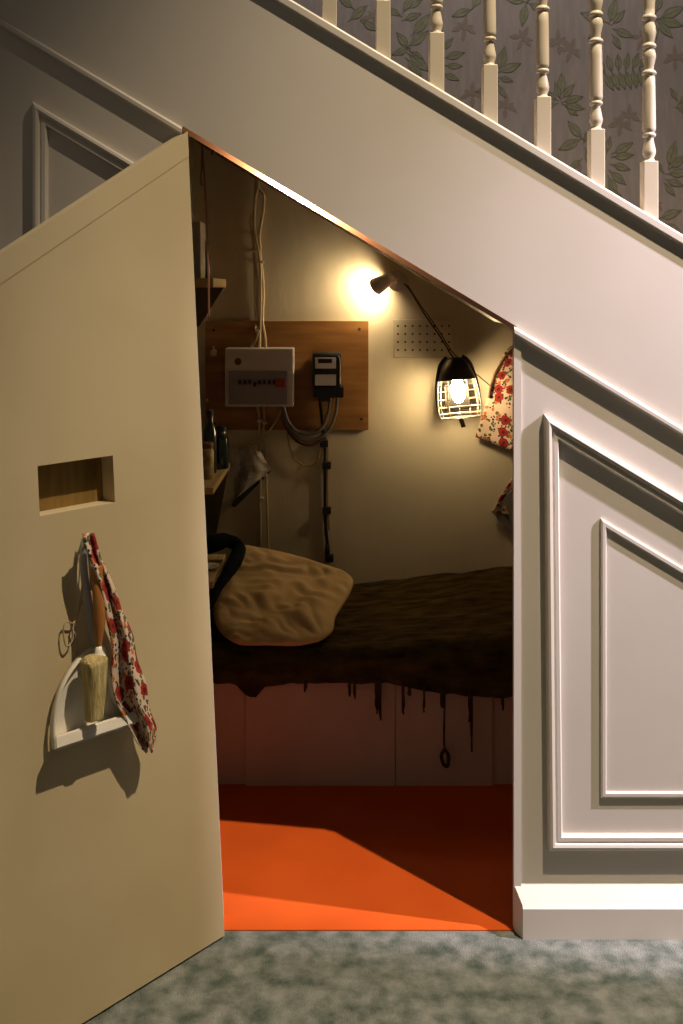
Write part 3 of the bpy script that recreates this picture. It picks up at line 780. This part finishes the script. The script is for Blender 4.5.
cable([(256, 404, YBD - .03), (258.5, 416, YBD - .012), (259, 428, YBD - .009), (259, 452), (260, 478), (259.5, 500), (260, 545)], YC, .0045, 'cream_cable', 'pale cable dropping from the fuse box behind the hanging paper', group=G)
cable([(263, 404, YBD - .03), (264, 418, YBD - .012), (263, 432, YBD - .009), (265, 455), (266, 485), (267, 520), (268, 552)], YC, .0042, 'cream_cable', 'pale cable dropping from the fuse box down to the pillow', group=G)
cable([(283, 404, YBD - .03), (277, 418, YBD - .014), (266, 434, YBD - .012), (250, 444), (236, 448), (226, 448)], YC - .008, .0045, 'cream_cable', 'pale cable curving from the fuse box towards the shelf jars')
G2 = 'grey meter tails looping to the fuse box'
cable([(283, 406, YBD - .04), (287, 420, YBD - .03), (296, 431, YBD - .035), (310, 434, YBD - .04), (322, 427, YBD - .04), (328, 412, YBD - .03), (330, 398, YBD - .03)], YC, .0068, 'grey_cable', 'grey meter tail, upper loop between fuse box and meter', group=G2)
cable([(282, 406, YBD - .03), (285, 421, YBD - .02), (297, 438, YBD - .025), (314, 440, YBD - .03), (328, 430, YBD - .03), (335, 414, YBD - .03), (337, 397, YBD - .03)], YC, .0066, 'grey_cable', 'grey meter tail, lower loop between fuse box and meter', group=G2)
cable([(281, 406, YBD - .02), (284, 424, YBD - .012), (296, 441, YBD - .02), (311, 445, YBD - .02), (325, 437, YBD - .02)], YC, .0055, 'red_cable', 'dull red meter tail below the grey loops')
cable([(287, 428), (288, 442), (294, 458), (305, 466), (316, 462), (320, 448), (321, 438)], YC - .006, .0030, 'yellow_cable', 'ochre earth wire hanging in a loop under the meter', name='wire', cat='wire')
cable([(319, 398, YBD - .03), (320.5, 410, YBD - .02), (322, 425, YBD - .015), (324, 440), (324.5, 470), (324.5, 505), (325.5, 530), (328, 552)], YC, .0062, 'black', 'black supply cable running down the wall from the meter')
cable([(327, 440), (327.5, 455), (327, 480), (327.5, 505), (328.5, 530)], YC, .0030, 'yellow_cable', 'ochre earth wire beside the black supply cable', name='wire', cat='wire')
bm = NB(); tube(bm, [P(327, 545, YC), P(327, 556, YC)], .0085, seg=12); 
tag(link('cable_gland', bm, 'black', None, True), 'black cable end sleeve low on the wall above the pillow', 'sleeve')
for (x, y), w in (((323, 444), 'black cable clamp just below the wooden board'), ((326, 466), 'black cable clamp level with the ochre wire loop'), ((326, 511), 'black cable clamp midway down the supply cable'), ((328.5, 559), 'lowest black cable clamp, just above the pillow')):
    bm = NB(); pbox(bm, x - 4, y - 3.5, x + 4.5, y + 3.5, YC - .016, .0255, bev=.003)
    c = P(x + 3, y, YC - .016); lathe(bm, [(.006, 0), (.006, .004)], c, axis=(0, -1, 0), seg=10)
    tag(link('cable_clamp', bm, 'black', None), w, 'clamp', 'black clamps on the supply cable')
for (x, y), w in (((255.5, 236), 'white cable clip high on the three cables'), ((254, 251), 'white cable clip second from the top of the cables'), ((261, 262), 'white cable clip third from the top of the cables'), ((257, 331), 'white cable clip just above the fuse box'), ((259, 421), 'white cable clip just under the fuse box, nearer the shelves'), ((264, 423), 'white cable clip just under the fuse box, nearer the meter'), ((261, 453), 'white cable clip by the top of the hanging paper'), ((264.5, 476), 'white cable clip at the hanging paper edge'), ((261, 499), 'lowest white cable clip below the hanging paper')):
    Yk = (YBD if 322 < y < 430 else YB)
    bm = NB(); pbox(bm, x - 2.2, y - 1.3, x + 2.2, y + 1.3, Yk - .022, .0215, bev=.002)
    tag(link('cable_clip', bm, 'white_plastic', None), w, 'clip', 'white cable clips on the back wall')
bm = NB(); pbox(bm, 210, 350, 216, 356, YBD - .012, .012, bev=.004); pbox(bm, 211.5, 346, 214, 351, YBD - .010, .01, bev=.002)
tag(link('plastic_clip', bm, 'cream_cable', None), 'small pale plastic clip at the edge of the wooden board', 'clip')

# hanging paper
bm = NB()
PT = [((229, 450), (246, 446), (260, 452)), ((231, 462), (247, 458), (266, 462)), ((233, 476), (246, 472), (270, 470)), ((233, 488), (243, 486), (262, 477)), ((233, 499), (237, 497), (246, 490))]
def pap(t, s):
    f = t * 4; i = min(3, int(f)); k = f - i
    def row(r):
        q = s * 2; j = min(1, int(q)); w = q - j; return Vector((*r[j], 0)).lerp(Vector((*r[j + 1], 0)), w)
    q = row(PT[i]).lerp(row(PT[i + 1]), k)
    return P(q.x, q.y, YB - .05 + .02 * math.sin(s * 6 + t * 2) + nz(s, t, 0, 5) * .012)
grid(bm, pap, 16, 16)
for f in bm.faces:
    if (f.calc_center_median().x - P(238, 460, 1.41).x) > 0 and f.calc_center_median().x < P(256, 460, 1.41).x: f.material_index = 1
o = link('hanging_paper', bm, ['paper', 'paper_grey'], None, False); solid(o, .001)
tag(o, 'crumpled pale printed paper hanging under the fuse box', 'paper')
bm = NB()
pts = [P(*q, YB - .006) for q in ((231, 506), (235, 507), (268, 474), (271, 470), (262, 474), (233, 500))]
prism(bm, pts, (0, -.004, 0)); tag(link('backing_card', bm, 'lining', None), 'dark card behind the hanging paper', 'card')

# ------------------------------------------------------------------ vent plate
bm = NB(); a, b = P(393, 358, YB - .012), P(452, 319.5, YB - .012)
box(bm, (a.x, YB - .012, a.z), (b.x, YB - .0005, b.z), bev=.003)
for i in range(8):
    for j in range(4):
        c = P(397.5 + i * 7.3, 326 + j * 8, YB - .012)
        lathe(bm, [(.0042, 0), (.0038, .0006)], (c.x, YB - .0118, c.z), axis=(0, -1, 0), seg=10, mi=1)
tag(link('air_vent', bm, ['ventpaint', 'hole'], None), 'painted plaster air vent with rows of holes beside the wall lamp', 'vent')

# ------------------------------------------------------------------ wall spot lamp
lc = P(394, 281, YB - .012)
sp = empty('wall_spot_lamp', P(396, 281, YB), 'small grey wall spot lamp, lit, pointing at the wooden board', 'lamp')
bm = NB(); lathe(bm, [(.040, 0), (.040, .010), (.034, .016), (.012, .020), (.010, .034)], P(397, 281, YB - .0005), axis=(0, -1, 0), seg=28); autosmooth(link('wall_plate', bm, 'lampgrey', sp), 40)
bm = NB()
p0, p1 = P(388.5, 278.5, YB - .098), P(375.5, 286.5, YB - .056)
ax = (p1 - p0).normalized(); L = (p1 - p0).length
lathe(bm, [(.004, -.014), (.018, -.012), (.024, 0), (.026, .02), (.034, L), (.0325, L), (.024, .022), (.002, .018)], p0, axis=ax, seg=24, cap=False)
autosmooth(link('barrel', bm, 'lampgrey', sp), 40)
bm = NB(); tube(bm, [P(396, 281, YB - .03), P(395, 280, YB - .06), P(391, 279, YB - .092)], .008, seg=10); link('arm', bm, 'lampgrey', sp, True)
bm = NB(); lathe(bm, [(.004, .02), (.012, .028), (.020, L * .62), (.022, L * .85), (.018, L * 1.06), (.004, L * 1.16)], p0, axis=ax, seg=20); link('bulb', bm, 'bulb_spot', sp, True)

# ------------------------------------------------------------------ caged inspection lamp
YL = 1.33
cl = empty('caged_lamp', P(457, 352, YL), 'black caged inspection lamp hanging lit on its flex', 'lamp')
top = P(454.3, 359, YL)
k = (YL - CAMY) / F
tilt = Vector((.09, -.10, -1)).normalized()
bm = NB()
lathe(bm, [(.003, -2 * k), (7.5 * k, -1 * k), (10.5 * k, 1.5 * k), (13.8 * k, 7 * k), (17.2 * k, 15 * k), (18.8 * k, 21 * k), (18.0 * k, 21 * k), (13 * k, 8 * k), (7 * k, 2 * k), (.003, 1.5 * k)], top, axis=tilt, seg=32, cap=False)
autosmooth(link('hood', bm, 'black_metal', cl), 40)
side = tilt.cross(Vector((0, 1, 0))).normalized(); fw = side.cross(tilt).normalized()
if fw.y > 0: fw = -fw
def cp(ang, r, h): return top + tilt * h * k + (side * math.cos(ang) + fw * math.sin(ang)) * r * k
bm = NB()
for a in (R(-12), R(192)):
    tube(bm, [cp(a, 7.5, -2), cp(a, 12, 1), cp(a, 16.5, 8), cp(a, 20.5, 24), cp(a, 22, 42), cp(a, 21, 52)], lambda t: .0085 - .004 * t, seg=8, flat=.55)
link('side_strap', bm, 'black_metal', cl, True)
bm = NB()
grid(bm_ := NB(), lambda t, q: cp(R(232 + 76 * q), lerp(19.2, 21.4, t), lerp(23, 51, t)), 8, 12)
solid(link('back_shield', bm_, 'black_metal', cl, True), .002)
HR = [(20.5, 18.2), (26, 19), (32, 20), (40, 20.8), (47.5, 21.2), (54, 20.4), (58, 19.2)]
for h, r in HR: 
    pts = [cp(2 * math.pi * i / 24, r, h) for i in range(25)]
    tube(bm, pts, .0014, seg=5, k=1)
for i in range(12):
    a = 2 * math.pi * i / 12 + .1
    tube(bm, [cp(a, r, h) for h, r in HR], .0014, seg=5, k=2)
for i in range(6):
    a = math.pi * i / 6 + .1
    tube(bm, [cp(a, 19.2, 58), cp(0, 0, 59.5), cp(a + math.pi, 19.2, 58)], .0014, seg=5, k=2)
link('cage', bm, 'cage_wire', cl, True)
bm = NB(); lathe(bm, [(4 * k, 16 * k), (5 * k, 22 * k), (6.6 * k, 27 * k), (7.4 * k, 32 * k), (6.4 * k, 38 * k), (3.6 * k, 43 * k), (.3 * k, 44 * k)], top, axis=tilt, seg=24)
link('bulb', bm, 'bulb', cl, True)
bm = NB(); lathe(bm, [(4.4 * k, 2 * k), (5.6 * k, 4 * k), (5.6 * k, 17 * k), (4.4 * k, 19 * k)], top, axis=tilt, seg=16); link('lamp_holder', bm, 'black', cl, True)
bm = NB(); tube(bm, [cp(0, 0, 59), cp(0, 1, 63), cp(0, 2, 68)], .0085, seg=10); link('hook', bm, 'black_metal', cl, True)
cable([(404, 284, YB - .02), (410, 291, YB - .05), (424, 314, YB - .08), (440, 337, YL + .02), (449, 352, YL), (454, 359, YL)], YL, .0030, 'dark_flex', 'twisted dark flex from the wall lamp to the caged lamp', 'flex', cat='flex')
cable([(407, 285, YB - .02), (420, 305, YB - .05), (438, 330, YB - .06), (452, 352, YB - .06), (470, 369, YB - .05), (490, 386, YB - .045)], YB, .0021, 'dark_flex', 'thin dark flex passing behind the caged lamp to the floral cloth', 'flex', cat='flex')

# ------------------------------------------------------------------ floral cloths by the jamb
def cloth(tab, y0, y1, Y, label, name, fold=.006, hem=None):
    bm = NB()
    def f(t, s):
        y = lerp(y0, y1, t); xl, xr = interp(tab, y)
        sag = hem(s) * t if hem else 0
        return P(lerp(xl, xr, s), y + sag, Y + fold * math.sin(s * 7 + t * 1.5) * (.3 + t) + .006 * nz(s, t, 3, 3))
    grid(bm, f, 30, 30, uv=lambda t, s: (s * .30, t * (y1 - y0) * .0037))
    o = link(name, bm, 'floral', None, True); solid(o, .003)
    return tag(o, label, 'cloth')
YFC = 1.432
upper = cloth([(346, 510, 545), (352, 504, 565), (365, 498, 570), (380, 492, 575), (400, 486, 575), (418, 480, 575), (433, 475, 575)], 346, 434, YFC, 'floral printed cloth with red blooms hanging close to the caged lamp', 'floral_cloth', .005, lambda s: 3 + 38 * s)
bm = NB(); tube(bm, [P(488, 398, YFC - .005), P(492, 380, YFC - .006), P(500, 364, YFC - .006), P(508, 353, YFC - .006), P(516, 346, YFC - .006)], .004, seg=6)
link('edge_cord', bm, 'brown_cord', upper, True)
bm = NB()
def f2(t, s):
    q = Vector((513, 476, 0)).lerp(Vector((545, 470, 0)), s).lerp(Vector((490, 512, 0)).lerp(Vector((545, 520, 0)), s), t)
    return P(q.x, q.y, YFC + .012 * math.sin(s * 9) * t)
grid(bm, f2, 20, 16, uv=lambda t, s: (s * .2 + .4, t * .17))
o = link('floral_cloth', bm, 'floral', None, True); solid(o, .003)
tag(o, 'lower floral cloth scrap folded beside the jamb, with grey lining', 'cloth')
bm = NB()
quadp = [P(x, y, YFC - .016) for x, y in ((503, 499), (513, 489), (530, 486), (530, 520), (511, 530), (508, 514))]
prism(bm, quadp, (0, .003, 0)); link('lining', bm, 'greylining', o)
bm = NB()
pts = [P(x, y, YFC + .004) for x, y in ((490, 512), (507, 515), (513, 535), (530, 550), (530, 520), (500, 510))]
prism(bm, [P(491, 511, YFC + .012), P(507, 513, YFC + .012), P(530, 516, YFC + .012), P(530, 548, YFC + .012), P(512, 534, YFC + .012), P(500, 523, YFC + .012)], (0, .003, 0)); link('back_fold', bm, 'greylining', o)

# hanging cord at the tall end of the opening
bm = NB()
tube(bm, [P(201, 137, .06), P(203, 165, .06), P(205, 200, .06), P(206.5, 240, .06), P(208, 275, .06), P(208.5, 320, .06)], .0026, seg=6)
tube(bm, [P(202, 138, .06), P(201.5, 150, .058), P(201, 168, .058), P(200.5, 180, .058), P(201.5, 186, .058)], .0024, seg=6)
tag(link('hanging_string', bm, 'brown_cord', None, True), 'brown string hanging from the tall end of the opening', 'string')
bm = NB(); tube(bm, [P(212, 149, .08), P(212, 155, .08)], .0035, seg=8)
tag(link('cup_hook', bm, 'copper', None, True), 'tiny brass hook under the sloping lining near the hanging cord', 'hook')

# ------------------------------------------------------------------ light
def spot(name, loc, tgt, e, c, size, blend, r):
    l = bpy.data.lights.new(name, 'SPOT'); l.energy = e; l.color = c; l.spot_size = R(size); l.spot_blend = blend; l.shadow_soft_size = r
    o = bpy.data.objects.new(name, l); COL.objects.link(o); o.location = loc
    o.rotation_euler = (Vector(tgt) - Vector(loc)).to_track_quat('-Z', 'Y').to_euler(); return o
cor = Vector((.413, 0, 1.451)); da = Vector((.459, -.46, 1.451))
spot('hall_spot', cor + da * 2.8, (.85, 0, 1.0), 1380, (1.0, .80, .55), 52, 1.0, .02)
def aim(az, el): return Vector((math.cos(R(az)) * math.cos(R(el)), math.sin(R(az)) * math.cos(R(el)), math.sin(R(el))))
LB = Vector((.45, 0, 1.3)) + Vector((.98, -.21, .72)) * 2.4
spot('side_spot', LB, LB + aim(160, -48), 980, (.94, .82, .98), 58, .8, .025)
al = bpy.data.lights.new('stairwell_fill', 'AREA'); al.energy = 36; al.color = (1.0, .88, .80); al.size = .8  # unseen fill added to brighten the leaf wallpaper
ao = bpy.data.objects.new('stairwell_fill', al); COL.objects.link(ao); ao.location = (.7, .35, 4.1)
ao.rotation_euler = (Vector((.6, 1.4, 2.1)) - Vector(ao.location)).to_track_quat('-Z', 'Y').to_euler()
w = bpy.data.worlds.new('world'); scene.world = w; w.use_nodes = True
w.node_tree.nodes['Background'].inputs['Color'].default_value = (1.0, .86, .68, 1)
w.node_tree.nodes['Background'].inputs['Strength'].default_value = .075
scene.view_settings.view_transform = 'Standard'
scene.view_settings.look = 'None'
scene.view_settings.exposure = 0
scene.cycles.use_denoising = True
scene.cycles.max_bounces = 8
